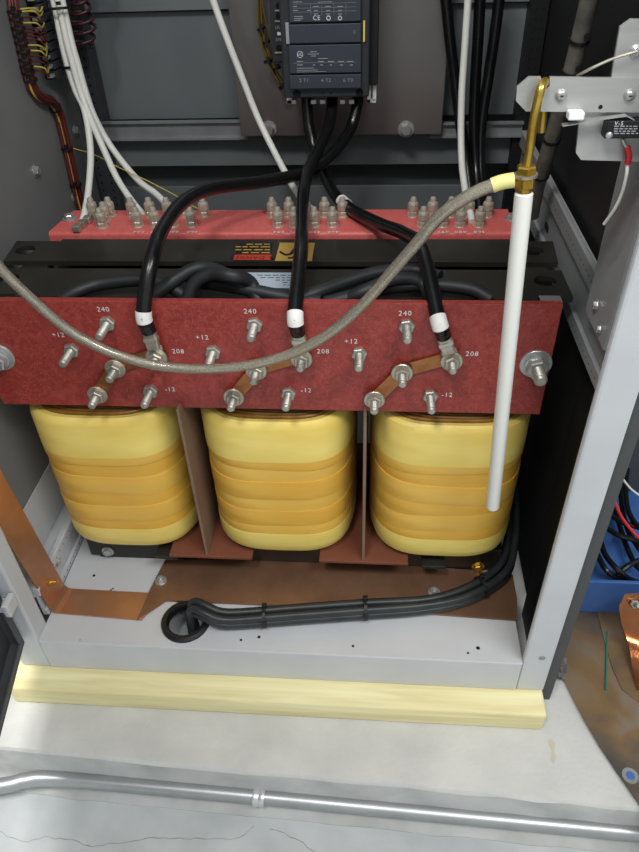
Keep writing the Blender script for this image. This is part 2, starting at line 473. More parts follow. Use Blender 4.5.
# side rails running front to back, perforated lips
def side_rail(x, s, y0, y1, z0, z1, m):
    """s = +1 web faces +x"""
    bm = bmesh.new(); t = .003
    box(bm, min(x,x-s*t), max(x,x-s*t), y0, y1, z0, z1)
    h = (z1-z0)
    for a, b in ((z0, z0+h*.2), (z1-h*.26, z1)):
        box(bm, min(x,x+s*.005), max(x,x+s*.005), y0, y1, a, b, bev=.0008)
    o = mk('side_rail', bm, m, cab)
    bp = bmesh.new(); y = y0+.01
    while y < y1-.01:
        for zc in (z0+h*.1, z1-h*.13):
            box(bp, min(x+s*.0049, x+s*.0053), max(x+s*.0049, x+s*.0053), y, y+.0018, zc-.0009, zc+.0009)
        y += .0125
    mk('perforation', bp, 'back_dark', o, kind='stuff')
    return o
rz1 = at(597,277,x=.329).z; rz0 = at(595,391,x=.329).z
RR = side_rail(.334, -1, -.10, .50, rz0, rz1, 'rail_grey')
sl = at(547,227,x=.334)
mk('slot_hole', B(.3330, .3342, sl.y-.010, sl.y+.010, sl.z-.004, sl.z+.004), 'hole_dark', RR)
side_rail(-.3325, 1, -.085, .50, -.300, -.245, 'grey_paint')
mk('side_rail_shelf', B(-.360, -.3355, -.085, .50, -.262, -.258), 'grey_paint', cab)
mk('lit_side_panel', B(-.359, -.3575, -.085, .50, -.255, -.175), 'grey_paint', cab)  # pale sheet painting the light on the dark side panel's lower part
# inner angle bolted behind the right post
ia = bmesh.new()
box(ia, .3205, .3225, -.075, -.004, .136, .60); box(ia, .3205, .336, -.077, -.075, .136, .60)
ang = mk('inner_angle', ia, 'rail_grey', cab)
hexbolt(ang, at(597,305,x=.3200), (-1,0,0), .0042)
hexbolt(ang, at(600,329,x=.3200), (-1,0,0), .0036)
# bolts on the left panel
for px, py in ((75,131),(35,171),(74,198)):
    hexbolt(cab, at(px, py, x=-.3598), (1,0,0), .0062)
hexbolt(cab, at(56,562,x=-.3323), (1,0,0), .0058)
# latch clip on left post
lc = bmesh.new(); p = at(10,601,y=-.13)
box(lc, p.x-.03, p.x+.008, -.144, -.1275, p.z-.007, p.z+.004, bev=.002); box(lc, p.x+.001, p.x+.009, -.150, -.1275, p.z-.007, p.z+.015, bev=.002)
mk('latch_clip', lc, 'grey_paint', cab)
mk('smudge', L([(0,0),(.0045,0),(.0044,.0003),(0,.0003)], at(542,658,y=CYF), (0,-1,0), 16), 'galvanised', cab)
# mounting plate behind the contactor
mp = mk('mounting_plate', B(-.1030, .2060, .478, .482, .166, .75, bev=.001), 'plate_metal', cab)
for px, py in ((406,129),(269,129)):
    hexbolt(mp, at(px, py, y=.4775), (0,-1,0), .0085, h=.009)
# ---- door edge at left
dv = at(25,642,y=-.1315); DZ = dv.z; d1 = at(0,739,z=DZ); d0 = V((dv.x, dv.y, 0)); d1.z = 0; dd = (d1-d0).normalized(); dn = V((dd.y, -dd.x, 0))
door = thing('cabinet_door', (d0.x, d0.y, DZ), 'dark grey cabinet door swung open beside the left post', 'door')
def dbox(a, b, n0, n1, z0, z1, nm, bev=.001):
    bm = bmesh.new(); mt = Matrix((( dd.x, dn.x, 0, d0.x), (dd.y, dn.y, 0, d0.y), (0,0,1,0), (0,0,0,1)))
    box(bm, a, b, n0, n1, z0, z1, bev=bev, mtx=mt); return mk(nm, bm, 'door_dark', door)
dbox(0, .6, .018, .022, DZ, 1.3, 'door_skin')
dbox(0, .6, .0, .018, DZ, DZ+.003, 'bottom_flange')
dbox(0, .003, .0, .018, DZ+.003, 1.3, 'hinge_flange')
dbox(.003, .6, .0, .003, DZ+.003, DZ+.012, 'bottom_lip')
dbox(.003, .012, .0, .003, DZ+.012, 1.3, 'side_lip')

# ================================================================== TRANSFORMER
tx = thing('transformer', (-.005, .12, TRAY), 'three phase dry transformer with yellow taped coils and red terminal boards', 'transformer')
COILX = (-.2275, -.0095, .2065); CYC, CHW, CHD = .118, .0990, .130
CZ0, CZ1 = -.243, -.014
def sring(off, a, n=3.5):
    c, s = math.cos(a), math.sin(a)
    hw, hd = CHW+off, CHD+off
    return (hw*math.copysign(abs(c)**(2/n), c), hd*math.copysign(abs(s)**(2/n), s))
NSEG = 72
def ring_surface(bm, prof, cx, tilt=0.0, wob=0.0, ph=0.0, closed=True):
    """prof list of (offset, z)"""
    rings = []
    for off, z in prof:
        rg = []
        for i in range(NSEG):
            a = 2*math.pi*i/NSEG; x, y = sring(off, a)
            rg.append(bm.verts.new((cx+x, CYC+y, z + tilt*x + wob*math.sin(3*a+ph))))
        rings.append(rg)
    seq = list(zip(rings, rings[1:])) + ([(rings[-1], rings[0])] if closed else [])
    for a, b in seq:
        for i in range(NSEG):
            j = (i+1) % NSEG; bm.faces.new((a[i], a[j], b[j], b[i]))
H = CZ1-CZ0
fr = [0, .26, .31, .42, .535, .645, .75, .84, .93, 1.0]
for ci, cx in enumerate(COILX):
    coil = bpy.data.objects.new('coil', None); link(coil, tx, (cx, CYC, CZ0))
    coil['label'] = 'coil wound in overlapping yellow insulating tape'
    random.seed(11+ci)
    for b in range(len(fr)-1):
        za = CZ1 - H*fr[b]; zb_ = CZ1 - H*fr[b+1]
        off = -.0012 + (.0007 if b % 2 else 0) + random.uniform(0, .0007)
        tl = random.uniform(-.05, .05) if 0 < b < 7 else 0
        bm = bmesh.new()
        if b == 0:
            pf = [(-.016, za-.008), (-.012, za-.001), (-.006, za), (-.002, za-.003), (off+.001, za-.010), (off+.0012, zb_), (off-.004, zb_), (-.02, zb_)]
            m = 'tape_light'
        elif b == len(fr)-2:
            pf = [(-.02, za+.002), (off, za+.001), (off-.0016, zb_+.008), (-.006, zb_+.002), (-.012, zb_), (-.03, zb_)]; m = 'tape_light'
        else:
            pf = [(off-.004, za+.004), (off-.0002, za+.0035), (off, za+.002), (off, zb_), (off-.0003, zb_-.0008), (off-.004, zb_-.001)]
            m = 'tape_light' if b == len(fr)-3 else ('tape_mid', 'tape_mid_b')[(b+ci) % 2]
        ring_surface(bm, pf, cx, tl, random.uniform(0, .0010) if b not in (0, len(fr)-2) else 0, random.uniform(0, 6))
        mk('tape_band', bm, m, coil, smooth='auto')
    bm = bmesh.new(); z = CZ1+.002
    for k in range(7):
        o0 = -.0125-.005*k
        ring_surface(bm, [(o0, z-.02), (o0, z-.001+.0007*k), (o0-.001, z+.0002+.0007*k), (o0-.0038, z+.0002+.0007*k), (o0-.0046, z-.001+.0007*k), (o0-.0046, z-.02)], cx, 0, .0008, k)
    mk('winding', bm, 'winding', coil, smooth='auto')
    mk('core_leg', B(cx-.035, cx+.035, CYC-.05, CYC+.05, -.26, .02), 'black_steel', tx)
# barriers and insulating plates
for fx in (-.1148, .1022):
    mk('barrier_sheet', B(fx-.0018, fx+.0018, -.0125, .24, -.2485, .006, bev=.0006), 'fin_board', tx)
for x0, x1 in ((-.168, -.0513), (.0416, .163)):
    mk('insulator_plate', B(x0, x1, -.0150, .235, -.2535, -.2488, bev=.0006), 'brown_board', tx)
# clamps
lcp = mk('lower_clamp', B(-.3020, .2930, .0185, .060, -.2945, -.2540, bev=.001), 'black_steel', tx)
hexbolt(lcp, at(108,551,y=.0183), (0,-1,0), .0062)
hexbolt(lcp, at(478,566,y=.0183), (0,-1,0), .0062, m='brass')
mk('lower_clamp', B(-.3020, .2930, .17, .21, -.2945, -.2540, bev=.001), 'black_steel', tx)
mk('foot', B(-.29, .285, .02, .205, -.300, -.2945), 'black_steel', tx)
for px in (168, 434):
    p = at(px, 561, y=-.008)
    mk('clamp_tab', B(p.x-.016, p.x+.016, -.010, .0185, -.2640, -.2590, bev=.0006), 'black_steel', tx)
mk('bottom_yoke', B(-.29, .28, .065, .165, -.2940, -.2560), 'black_steel', tx)
mk('top_yoke', B(-.30, .29, .068, .182, .010, .096), 'black_steel', tx)
bm = bmesh.new()
prism(bm, [(-.350,.052),(.3235,.052),(.3235,.1165),(-.350,.1165)], .006, XY(.114), holes=[circ(.3005,.090,.0125), circ(-.325,.090,.0125)])
box(bm, -.300, .285, .046, .052, .0, .120)
mk('upper_clamp', bm, 'black_steel', tx)
bm = bmesh.new()
prism(bm, [(-.352,.1365),(.3235,.1365),(.3285,.195),(-.360,.195)], .006, XY(.114), holes=[circ(.300,.168,.0125), circ(-.337,.168,.0125)])
box(bm, -.300, .285, .195, .201, .0, .120)
mk('upper_clamp', bm, 'black_steel', tx)
mk('clamp_spacer', B(-.330, -.296, .128, .150, .096, .114, bev=.002), 'black_steel', tx)
mk('clamp_spacer', B(.275, .312, .128, .150, .096, .114, bev=.002), 'black_steel', tx)

# ---- front terminal board
board = mk('terminal_board', B(-.3316, .2990, 0, .0085, 0, .140, bev=.0007), 'red_board', tx)
board['label'] = 'dark red front terminal board with studs and copper links'
for sx in (-.30, .27):
    mk('board_bracket', B(sx-.012, sx+.012, .0085, .046, .02, .11), 'black_steel', tx)
# prototypes of stud hardware at origin, axis -Y
def proto(prof_list, m, nm, w, parent=board):
    bm = bmesh.new()
    for pf, seg, ph in prof_list: lathe(bm, pf, w, (0,-1,0), seg, ph)
    return mk(nm, bm, m, parent, smooth='auto')
def stud_prof(r, l):
    pf = [(0,0),(r,0)]; h = .006
    while h < l-.004:
        pf += [(r, h), (r*.9, h+.0007)]; h += .0014
    pf += [(r, l-.002), (r*.72, l), (0, l)]
    return pf
def nut_prof(r, h, h0=0): return [(0,h0),(r*.97,h0),(r,h0+.0006),(r,h0+h-.001),(r*.86,h0+h),(0,h0+h)]
PR = {}
def place(kind, mkf, nm, w):
    """first call builds the mesh, later ones share it"""
    if kind not in PR:
        o = mkf(w); PR[kind] = (o, WL[o.name]-V(w)); return o
    o, off = PR[kind]
    return share(o, nm, board, V(w)+off)
XC = -.0159
ST = {'a240':(0,.1147),'p12':(-.0491,.0797),'s208':(.0490,.0770),'jn':(-.0025,.0589),'lo':(-.0318,.0218),'m12':(.0305,.0250)}
for k in (-1,0,1):
    for n,(dx,dz) in ST.items():
        w = V((XC+k*.16+dx, 0, dz))
        if n in ('a240','p12','m12'):
            place('stud', lambda w: proto([(stud_prof(.0047,.0315),14,0)], 'stud_steel', 'stud', w), 'stud', w)
            place('nut', lambda w: proto([(nut_prof(.0088,.0065),6,.2)], 'stud_steel', 'nut', w), 'nut', w)
        else:
            wl = w+V((0,-.0065 if n != 's208' else -.0095,0))
            place('studw', lambda w: proto([(stud_prof(.0047,.030),14,0)], 'stud_steel', 'stud', w), 'stud', w)
            place('washer', lambda w: proto([(disc_prof(.0118,.0022),22,0)], 'tin', 'washer', w), 'washer', wl)
            place('nutw', lambda w: proto([(nut_prof(.0088,.0062),6,.5)], 'tin', 'nut', w), 'nut', wl+V((0,-.0022,0)))
    g = lambda n: V((XC+k*.16+ST[n][0], 0, ST[n][1]))
    def bar(a, b, y, w=.0078, ext=.009):
        a = V(a); b = V(b); dd_ = (b-a).normalized(); nn = V((-dd_.z, 0, dd_.x))
        a2 = a-dd_*ext; b2 = b+dd_*ext
        bm = bmesh.new()
        prism(bm, [(p.x, p.z) for p in (a2-nn*w, b2-nn*w, b2+nn*w, a2+nn*w)], .003, XZ(y))
        mk('link_bar', bm, 'copper_link', board)
    bar(g('lo'), g('jn'), -.0065); bar(g('jn'), g('s208'), -.0036)
for sx, sz in ((.2833,.069),(-.3130,.068)):
    w = V((sx, 0, sz))
    bm = bmesh.new(); lathe(bm, disc_prof(.0172,.0025), w, (0,-1,0), 28); mk('large_washer', bm, 'steel', board, smooth='auto')
    bm = bmesh.new(); lathe(bm, [(0,.0025),(.0125,.0025),(.0125,.0055),(.0115,.006),(0,.006)], w, (0,-1,0), 24); mk('lock_washer', bm, 'steel', board, smooth='auto')
    bm = bmesh.new(); lathe(bm, nut_prof(.0118,.009,.006), w, (0,-1,0), 6, .25); mk('large_nut', bm, 'steel', board)
    bm = bmesh.new(); lathe(bm, stud_prof(.0068,.0345), w, (0,-1,0), 18); mk('large_bolt', bm, 'stud_steel', board, smooth='auto')
for s, pl in (('240', ((103,309.5),(250,311.5),(405,313.5))), ('+12', ((58,335),(202,337.5),(351,341.5))),
              ('208', ((178,351.5),(323,351.5),(472,354))), ('-12', ((170,389.5),(306,390.5),(447,395)))):
    for px, py in pl:
        text('marking', s, .0083, at(px, py, y=-.0004), (1,0,0), (0,0,1), 'print_white', board)
# ---- rear terminal board, horizontal
RBZ = .122
rb = bmesh.new()
rprof = [(.217, RBZ-.0135), (.217, RBZ-.005)] + [(.217+.005*(1-math.cos(t*math.pi/8)), RBZ-.005+.005*math.sin(t*math.pi/8)) for t in range(1, 5)] + [(.293, RBZ), (.293, RBZ-.0135)]
def xl(y): return -.3255 if y < .262 else -.3255+.0075*(y-.262)/.031
rg = [[rb.verts.new((xl(y) if e == 0 else .2865, y, z)) for y, z in rprof] for e in (0, 1)]
for k in range(len(rprof)):
    q = (k+1) % len(rprof); rb.faces.new((rg[0][k], rg[0][q], rg[1][q], rg[1][k]))
rb.faces.new(rg[0][::-1]); rb.faces.new(rg[1])
rboard = mk('terminal_board', rb, 'red_board_sheen', tx, smooth='auto')
rboard['label'] = 'red rear terminal board with painted-in pink sheen, lying flat with upright studs'
for sx in (-.25, .22): mk('board_bracket', B(sx-.012, sx+.012, .201, .285, .085, RBZ-.0135), 'black_steel', tx)
pf_rs = [(0,.0),(.0042,0),(.0044,.0225),(.0034,.0255),(0,.0268)]
def rear_stud(w):
    global RS
    if 'rs' not in PR:
        bm = bmesh.new(); lathe(bm, pf_rs, w, (0,0,1), 12); o = mk('stud', bm, 'rear_stud', rboard, smooth='auto')
        bm = bmesh.new(); lathe(bm, disc_prof(.0082,.0018), w, (0,0,1), 16); lathe(bm, nut_prof(.0074,.0058,.0018), w, (0,0,1), 6, .2); n = mk('lower_nut', bm, 'rear_stud', rboard)
        bm = bmesh.new(); lathe(bm, disc_prof(.0068,.0014), V(w)+V((0,0,.0086)), (0,0,1), 16); lathe(bm, [(0,.0100),(.0072,.0100),(.0072,.0165),(.0062,.0190),(.0044,.0200),(0,.0200)], w, (0,0,1), 10); a = mk('cap_nut', bm, 'rear_stud', rboard)
        PR['rs'] = [(q, WL[q.name]-V(w), nm) for q, nm in ((o,'stud'),(n,'lower_nut'),(a,'cap_nut'))]
    else:
        for q, off, nm in PR['rs']: share(q, nm, rboard, V(w)+off)
front = [138.4,155.7,173,192, 278.4,294.7,314.4,332.7, 422.6,442.7,460,479]
back = [133,151,168.5,186,204.5, 272.6,289.4,306,324.7,342.7, 412.6,432,450,468.5,487]
for px in front: rear_stud(at(px, 226, z=RBZ))
for px in back: rear_stud(at(px, 216, z=RBZ))
for px, py in ((102.6,227),(106,220.5),(111,215.5),(94,216)): rear_stud(at(px, py, z=RBZ))
hexbolt(rboard, at(70,219,z=RBZ), (0,0,1), .0068); hexbolt(rboard, at(512,219,z=RBZ), (0,0,1), .0068)
for i, px in enumerate(front):
    text('marking', ('504','492','480','468')[i % 4], .0092, at(px+.5, 231.8, z=RBZ+.0003), (-1,0,0), (0,-1,0), 'print_white', rboard)
# ground lug strip by the left end
p = at(83, 224, z=RBZ)
bm = bmesh.new()
for k in range(4):
    q = at(78+k*5.2, 231-k*4.2, z=RBZ); box(bm, q.x-.005, q.x+.005, q.y-.006, q.y+.006, RBZ, RBZ+.009, bev=.0015)
mk('lug_strip', bm, 'tin', rboard)
# ---- labels on the clamps
def decal(px0, px1, py0, py1, z, nm, m, parent):
    a, b = at(px0, py1, z=z), at(px1, py0, z=z)
    mk(nm, B(a.x, b.x, a.y, b.y, z, z+.0005), m, parent); return a, b
wl = bpy.data.objects.new('warning_label', None); link(wl, tx, at(260,250,z=.120)); wl['label'] = 'black, red and gold danger sticker on the rear clamp'
decal(233,274,243,261,.1201,'black_field','label_black',wl)
decal(233,272,255,260,.1204,'red_field','label_red',wl)
decal(275,315,243,261,.1201,'gold_field','label_gold',wl)
text('lettering', '\u25b2 DANGER', .0098, at(253,257.5,z=.1211), (-1,0,0), (0,-1,0), 'label_black', wl)
for k, (py, n) in enumerate(((252.6,3),(249.8,4),(246.8,4),(244.2,3))):
    a = at(270, py, z=.1207)
    bm = bmesh.new(); x = a.x; random.seed(k)
    for _ in range(n):
        wd_ = random.uniform(.006, .012); box(bm, x-wd_, x, a.y-.0012, a.y+.0012, .1206, .1208); x -= wd_+.0025
    mk('print_line', bm, 'label_gold', wl)
bm = bmesh.new()  # hand and arc pictogram
tube(bm, [at(280,252,z=.1208), at(286,255,z=.1208), at(291,254,z=.1208)], .0016, 6); tube(bm, [at(291,254,z=.1208), at(295,249,z=.1208), at(300,246,z=.1208)], .0020, 6)
tube(bm, [at(288,258,z=.1208), at(292,258,z=.1208), at(296,255,z=.1208)], .0015, 6)
mk('pictogram', bm, 'label_black', wl)
rp = bpy.data.objects.new('rating_plate', None); link(rp, tx, at(270,280,z=.120)); rp['label'] = 'pale blue printed rating plate on the front clamp'
decal(240,296,273,288,.1201,'plate_face','label_blue',rp)
random.seed(5)
for k, py in enumerate((275.2,277.6,280,282.4,284.8)):
    bm = bmesh.new(); x = at(293, py, z=.1207).x; y = at(270, py, z=.1207).y; x1 = at(262 if k < 2 else 272+3*k, py, z=.1207).x
    while x > x1:
        w_ = random.uniform(.003,.008); box(bm, x-w_, x, y-.0007, y+.0007, .1206, .1208); x -= w_+.002
    mk('print_line', bm, 'contactor_dark', rp)
decal(541,560,296,302.5,.1201,'small_label','label_silver',tx)

# ---- loose black leads lying on the clamps behind the front board
def on_clamp(px, py, h): return at(px, py, z=.120+h)
leads = [
 [(62,301,.004),(78,291,.012),(100,284,.014),(140,280,.018),(165,284,.016),(185,296,.006)],
 [(148,301,.006),(165,287,.018),(190,271,.03),(207,268,.032),(225,274,.03),(238,283,.02),(262,298,.006)],
 [(186,303,.004),(195,283,.024),(212,274,.034),(232,276,.036),(250,282,.022),(258,301,.004)],
 [(190,282,.012),(215,284,.016),(250,290,.014),(290,298,.008),(320,302,.004)],
 [(284,303,.004),(312,294,.010),(345,282,.012),(380,272,.014),(415,270,.012),(440,277,.012)],
 [(325,303,.004),(350,297,.010),(385,288,.012),(430,285,.014),(470,289,.012),(490,299,.004)],
 [(342,302,.004),(365,291,.018),(395,279,.024),(420,282,.018),(432,299,.006)]]
LD = ['matte black lead passing under the power cable above the left coil', 'matte black lead making the tallest arch before the rating plate',
      'matte black lead arching over the corner of the rating plate', 'matte black lead lying flat along the edge of the rating plate',
      'matte black lead sloping up from the middle power cable to the rear clamp', 'matte black lead in a long low arch ending towards the small silver label',
      'matte black lead arching beneath the power cable above the right coil']
for ld_, pl in zip(LD, leads):
    tag(mk('transformer_lead', T([on_clamp(*q) for q in pl], .0074, seg=12), 'black_matte', smooth='auto'), ld_, 'cable', 'transformer leads behind the front board')

# ================================================================== COPPER BARS, LOWER CABLES
ze = TRAY+.0015
a, b = at(65.4,589,z=ze), at(51.6,613.4,z=ze); c, d_ = at(142,593,z=ze), at(135,620,z=ze)
a2, b2 = at(0,470.6,y=a.y), at(0,529,y=b.y)
ex = (a2-a)
tp = a2+ex*.7; tq = b+(b2-b)*((tp.z-b.z)/(b2.z-b.z))
bm = bmesh.new(); n = 6
rows = []
up1 = a.lerp(a2, .05); up2 = b.lerp(b2, .06)
for A, Bq in ((c+V((.030,0,.0)), d_+V((.010,0,.0))), (c, d_), (a+V((.012,0,0)), b+V((.012,0,0))), (a+V((.004,0,.002)), b+V((.004,0,.002))), (a+V((-.0005,0,.009)), b+V((-.0005,0,.009))), (a2, b2), (tp, tq)):
    rows.append([bm.verts.new(A), bm.verts.new(Bq)])
for r0, r1 in zip(rows, rows[1:]): bm.faces.new((r0[0], r0[1], r1[1], r1[0]))
bmesh.ops.recalc_face_normals(bm, faces=bm.faces)
bmesh.ops.solidify(bm, geom=bm.faces[:], thickness=.0016)
gs = thing('grounding_strap', (-.30, -.06, TRAY), 'bent bright copper grounding strap climbing beside the left post', 'copper strap')
mk('strap', bm, 'copper', gs)
sp = at(46,582,y=-.063); sp.x += .004
bm = bmesh.new(); lathe(bm, nut_prof(.0048,.004), sp, (1,0,.1), 6); lathe(bm, [(0,.004),(.0026,.004),(.0026,.012),(0,.0125)], sp, (1,0,.1), 10); lathe(bm, [(0,-.004),(.0062,-.004),(.0062,0),(0,0)], sp, (1,0,.1), 14)
mk('brass_bolt', bm, 'brass', gs)
gb = thing('ground_bar', (.05, -.03, TRAY), 'long dull copper ground bar lying on the tray below the coils', 'copper bar')
zc = TRAY+.004
pg = [at(150,590,z=zc), at(137,620,z=zc), at(166,600.5,z=zc), at(240,603.5,z=zc), at(319,607,z=zc), at(420,613,z=zc), at(516,620,z=zc), at(517,600,z=zc), at(513,577,z=zc)+V((0,.004,0)), at(330,573,z=zc)+V((0,.03,0)), at(163,567,z=zc)+V((0,.012,0))]
bm = bmesh.new(); prism(bm, [(p.x, p.y) for p in pg], .003, XY(zc-.002))
mk('bar', bm, 'copper_dull', gb)
for px, py in ((161,581),(434,592.5)):
    p = at(px, py, z=zc+.001)
    mk('bolt_washer', L(disc_prof(.0085,.002), p, (0,0,1), 22), 'steel', gb)
    bm = bmesh.new(); lathe(bm, nut_prof(.0058,.005,.002), p, (0,0,1), 6, .4); lathe(bm, [(0,.007),(.003,.007),(.003,.009),(0,.0095)], p, (0,0,1), 10); mk('bolt_nut', bm, 'steel', gb)
# grommet ring and the bundle of black cables
gc = at(186,622,z=TRAY)
gm = tag(mk('grommet', L([(.0235,-.004),(.0235,.004),(.0255,.007),(.0300,.007),(.0330,.004),(.0330,0),(.0285,0),(.0285,-.004),(.0235,-.004)], gc, (0,0,1), 32), 'black_rubber', smooth='auto'), 'round black rubber grommet in the tray where cables enter', 'grommet')
paths = [(.0058,.0065,.0),(-.0058,.0065,.0),(.0058,.0178,.001),(-.0058,.0178,.001)]
random.seed(8)
core = [((192,622),-.03),((192,618),-.004),((197,617),.008),((207,621),.009),((221,625),.004),((240,624),0),((290,620),0),((365,614.5),0),((420,611),0),((455,604),0),((483,592),.002),((503,575),.004)]
GL = 'dark grey cable in the tied bundle running along the tray'
BC = []
for i, (dy, dz, s) in enumerate(paths):
    pts = []
    for k, ((px, py), h) in enumerate(core):
        q = at(px, py, z=TRAY+.006)
        q = q + V((0, dy if k < 8 else dy*.8, dz-.006+h+.006))
        if k >= 9: q.x += -dy*.7
        if k == 0: q.z = TRAY-.035; q += V((dy*.3, 0, 0))
        pts.append(q)
    e = pts[-1]
    pts += [e+V((.013,.04,.010)), e+V((.020,.09,.025)), e+V((.022,.15,.05)), e+V((.022,.22,.07))]
    BC.append(pts)
    tag(mk('lower_cable', T(pts, .0054, seg=12), 'bundle_cable', smooth='auto'), GL, 'cable', 'tied lower cable bundle')
def mean(ps): return sum(ps, V((0,0,0)))/len(ps)
for k, tl in ((5.5,'black cable tie on the lower bundle close to the grommet'), (7.0,'black cable tie at the middle of the lower cable bundle'), (9.9,'black cable tie where the lower bundle bends past the right coil')):
    i = int(k); t = k-i
    c0 = mean([p[i] for p in BC]); c1 = mean([p[i+1] for p in BC]); c = c0.lerp(c1, t); dr = (c1-c0).normalized()
    bm = bmesh.new(); u, v, w = frame_of(dr); rw, rh = .0145, .0135
    for rr in (1.0,):
        A = [c+u*math.cos(2*math.pi*j/20)*rw*.98+v*math.sin(2*math.pi*j/20)*rh for j in range(20)]
        for j in range(20):
            p, q = A[j], A[(j+1) % 20]
            o1 = (p-c).normalized()*.0014; o2 = (q-c).normalized()*.0014
            vs = [bm.verts.new(z) for z in (p-w*.002, q-w*.002, q+o2-w*.002, p+o1-w*.002, p+w*.002, q+w*.002, q+o2+w*.002, p+o1+w*.002)]
            for f in ((0,1,5,4),(3,7,6,2),(0,3,2,1),(4,5,6,7)): bm.faces.new([vs[z] for z in f])
    hd = c+V((0,.008,.0125)); box(bm, hd.x-.0032, hd.x+.0032, hd.y-.003, hd.y+.003, hd.z-.003, hd.z+.003, bev=.0006)
    tag(mk('cable_tie', bm, 'black_rubber'), tl, 'cable tie')

# ================================================================== CONTACTOR
ctr = thing('contactor', (.047, .478, .24), 'dark grey three pole contactor with printed front covers above the transformer', 'contactor')
FY = .380
def fx(px, py, y=FY): return at(px, py, y=y)
def face_box(px0, px1, py0, py1, y0, y1, nm, m, parent=ctr, bev=.001):
    a, b = at(px0, py1, y=y0), at(px1, py0, y=y0)
    return mk(nm, B(a.x, b.x, y0, y1, a.z, b.z, bev=bev), m, parent)
z_top = .44
a, b = fx(284,99), fx(369,99)
mk('housing', B(a.x, b.x, FY+.004, .478, a.z, z_top, bev=.002), 'contactor', ctr)
a2_, b2_ = at(367,85,y=.40), at(377.5,85,y=.40)
mk('side_block', B(a2_.x, b2_.x, .40, .478, a2_.z, z_top, bev=.001), 'contactor_dark', ctr)
for (p0, p1, nm) in ((-40,22.6,'top_cover'),(23.2,43.6,'middle_cover'),(44.2,73.6,'label_cover'),(74.2,89,'terminal_cover')):
    c_ = face_box(290, 361, p0, p1, FY-.004, FY+.004, nm, 'contactor_cover', bev=.0006)
for px, py in ((297,94),(359.5,92.5)):
    mk('screw_well', L(disc_prof(.0052,.0006,.0001), fx(px,py,FY+.004), (0,-1,0), 18), 'hole_dark', ctr)
for px in (323,331):
    mk('screw_well', L(disc_prof(.0012,.0005,.0001), fx(px,93,FY+.004), (0,-1,0), 10), 'hole_dark', ctr)
face_box(286.3,288.6,23,44,FY-.001,FY+.005,'latch','print_grey', bev=.0004)
face_box(363,365.2,21,42,FY-.001,FY+.005,'latch','tape_light', bev=.0004)
for q in ((287,291,86,104),(287,296,100,104),(367,371,85,103),(372.5,376.5,85,101),(367,376,99,103)):
    face_box(*q, FY+.03, FY+.05, 'mounting_foot', 'white_plastic', bev=.0005)
for px in (311,320,340,349):
    face_box(px,px+5,100,104,FY+.02,FY+.03,'terminal_tab','white_plastic', bev=.0003)
ty = FY-.0046
for s, px in (('2 T1',304),('4 T2',326),('6 T3',348)): text('marking', s, .0062, fx(px,80.5,ty), (1,0,0), (0,0,1), 'print_grey', ctr)
text('marking', 'CE', .0075, fx(316.5,18,ty), (1,0,0), (0,0,1), 'print_white', ctr)
text('marking', 'UL', .0050, fx(300,54.5,ty), (1,0,0), (0,0,1), 'print_white', ctr)
mk('marking', L([(.0034,0),(.0040,0),(.0040,.0002),(.0034,.0002),(.0034,0)], fx(300,54.5,ty+.0004), (0,-1,0), 20), 'print_white', ctr)
mk('marking', L([(.0018,0),(.0028,0),(.0028,.0002),(.0018,.0002),(.0018,0)], fx(328.5,18,ty+.0002), (0,-1,0), 16), 'print_white', ctr)
mk('marking', L([(.0018,0),(.0028,0),(.0028,.0002),(.0018,.0002),(.0018,0)], fx(340,18,ty+.0002), (0,-1,0), 6), 'print_white', ctr)
random.seed(21)
def dashes(rows, m):
    bm = bmesh.new()
    for py, segs in rows:
        for p0, p1 in segs:
            a = fx(p0, py+.45, ty); b = fx(p1, py-.45, ty); box(bm, a.x, b.x, ty-.0001, ty+.0003, min(a.z,b.z), max(a.z,b.z))
    mk('print_lines', bm, m, ctr, kind='stuff')
dashes([(2,[(293,302),(318,332)]),(6.5,[(293,297),(313,319),(325,331),(337,343)]),(10.5,[(293,298),(307,310),(314,318),(326,330),(338,342)]),(14,[(314,318),(326,330),(338,342)]),
        (16.5,[(294,303)]),(18.5,[(294,303)]),(20.3,[(294,301)]),(51.8,[(310,317)]),(54,[(308,319)]),(56,[(311,316)]),(58.5,[(318,328)]),
        (61.5,[(297,303),(318,324),(328,334),(338,344),(347,353)]),(65,[(297,303),(313,315),(320,323),(330,332),(340,343),(350,353)]),(68.2,[(297,314)]),(70.2,[(297,318)]),(71.8,[(297,326)])], 'print_grey')
bm = bmesh.new()
for py in (4.2,8.4,12.4,63.2):
    a = fx(293,py,ty); b = fx(356,py,ty); box(bm, a.x, b.x, ty, ty+.0003, a.z-.00012, a.z+.00012)
for px in (311,322,334,346):
    a = fx(px,15.5,ty); b = fx(px,3.5,ty); box(bm, a.x-.00012, a.x+.00012, ty, ty+.0003, a.z, b.z)
mk('print_grid', bm, 'print_grey', ctr, kind='stuff')
text('marking', '|||', .004, fx(354,32,ty), (0,0,1), (-1,0,0), 'print_grey', ctr)
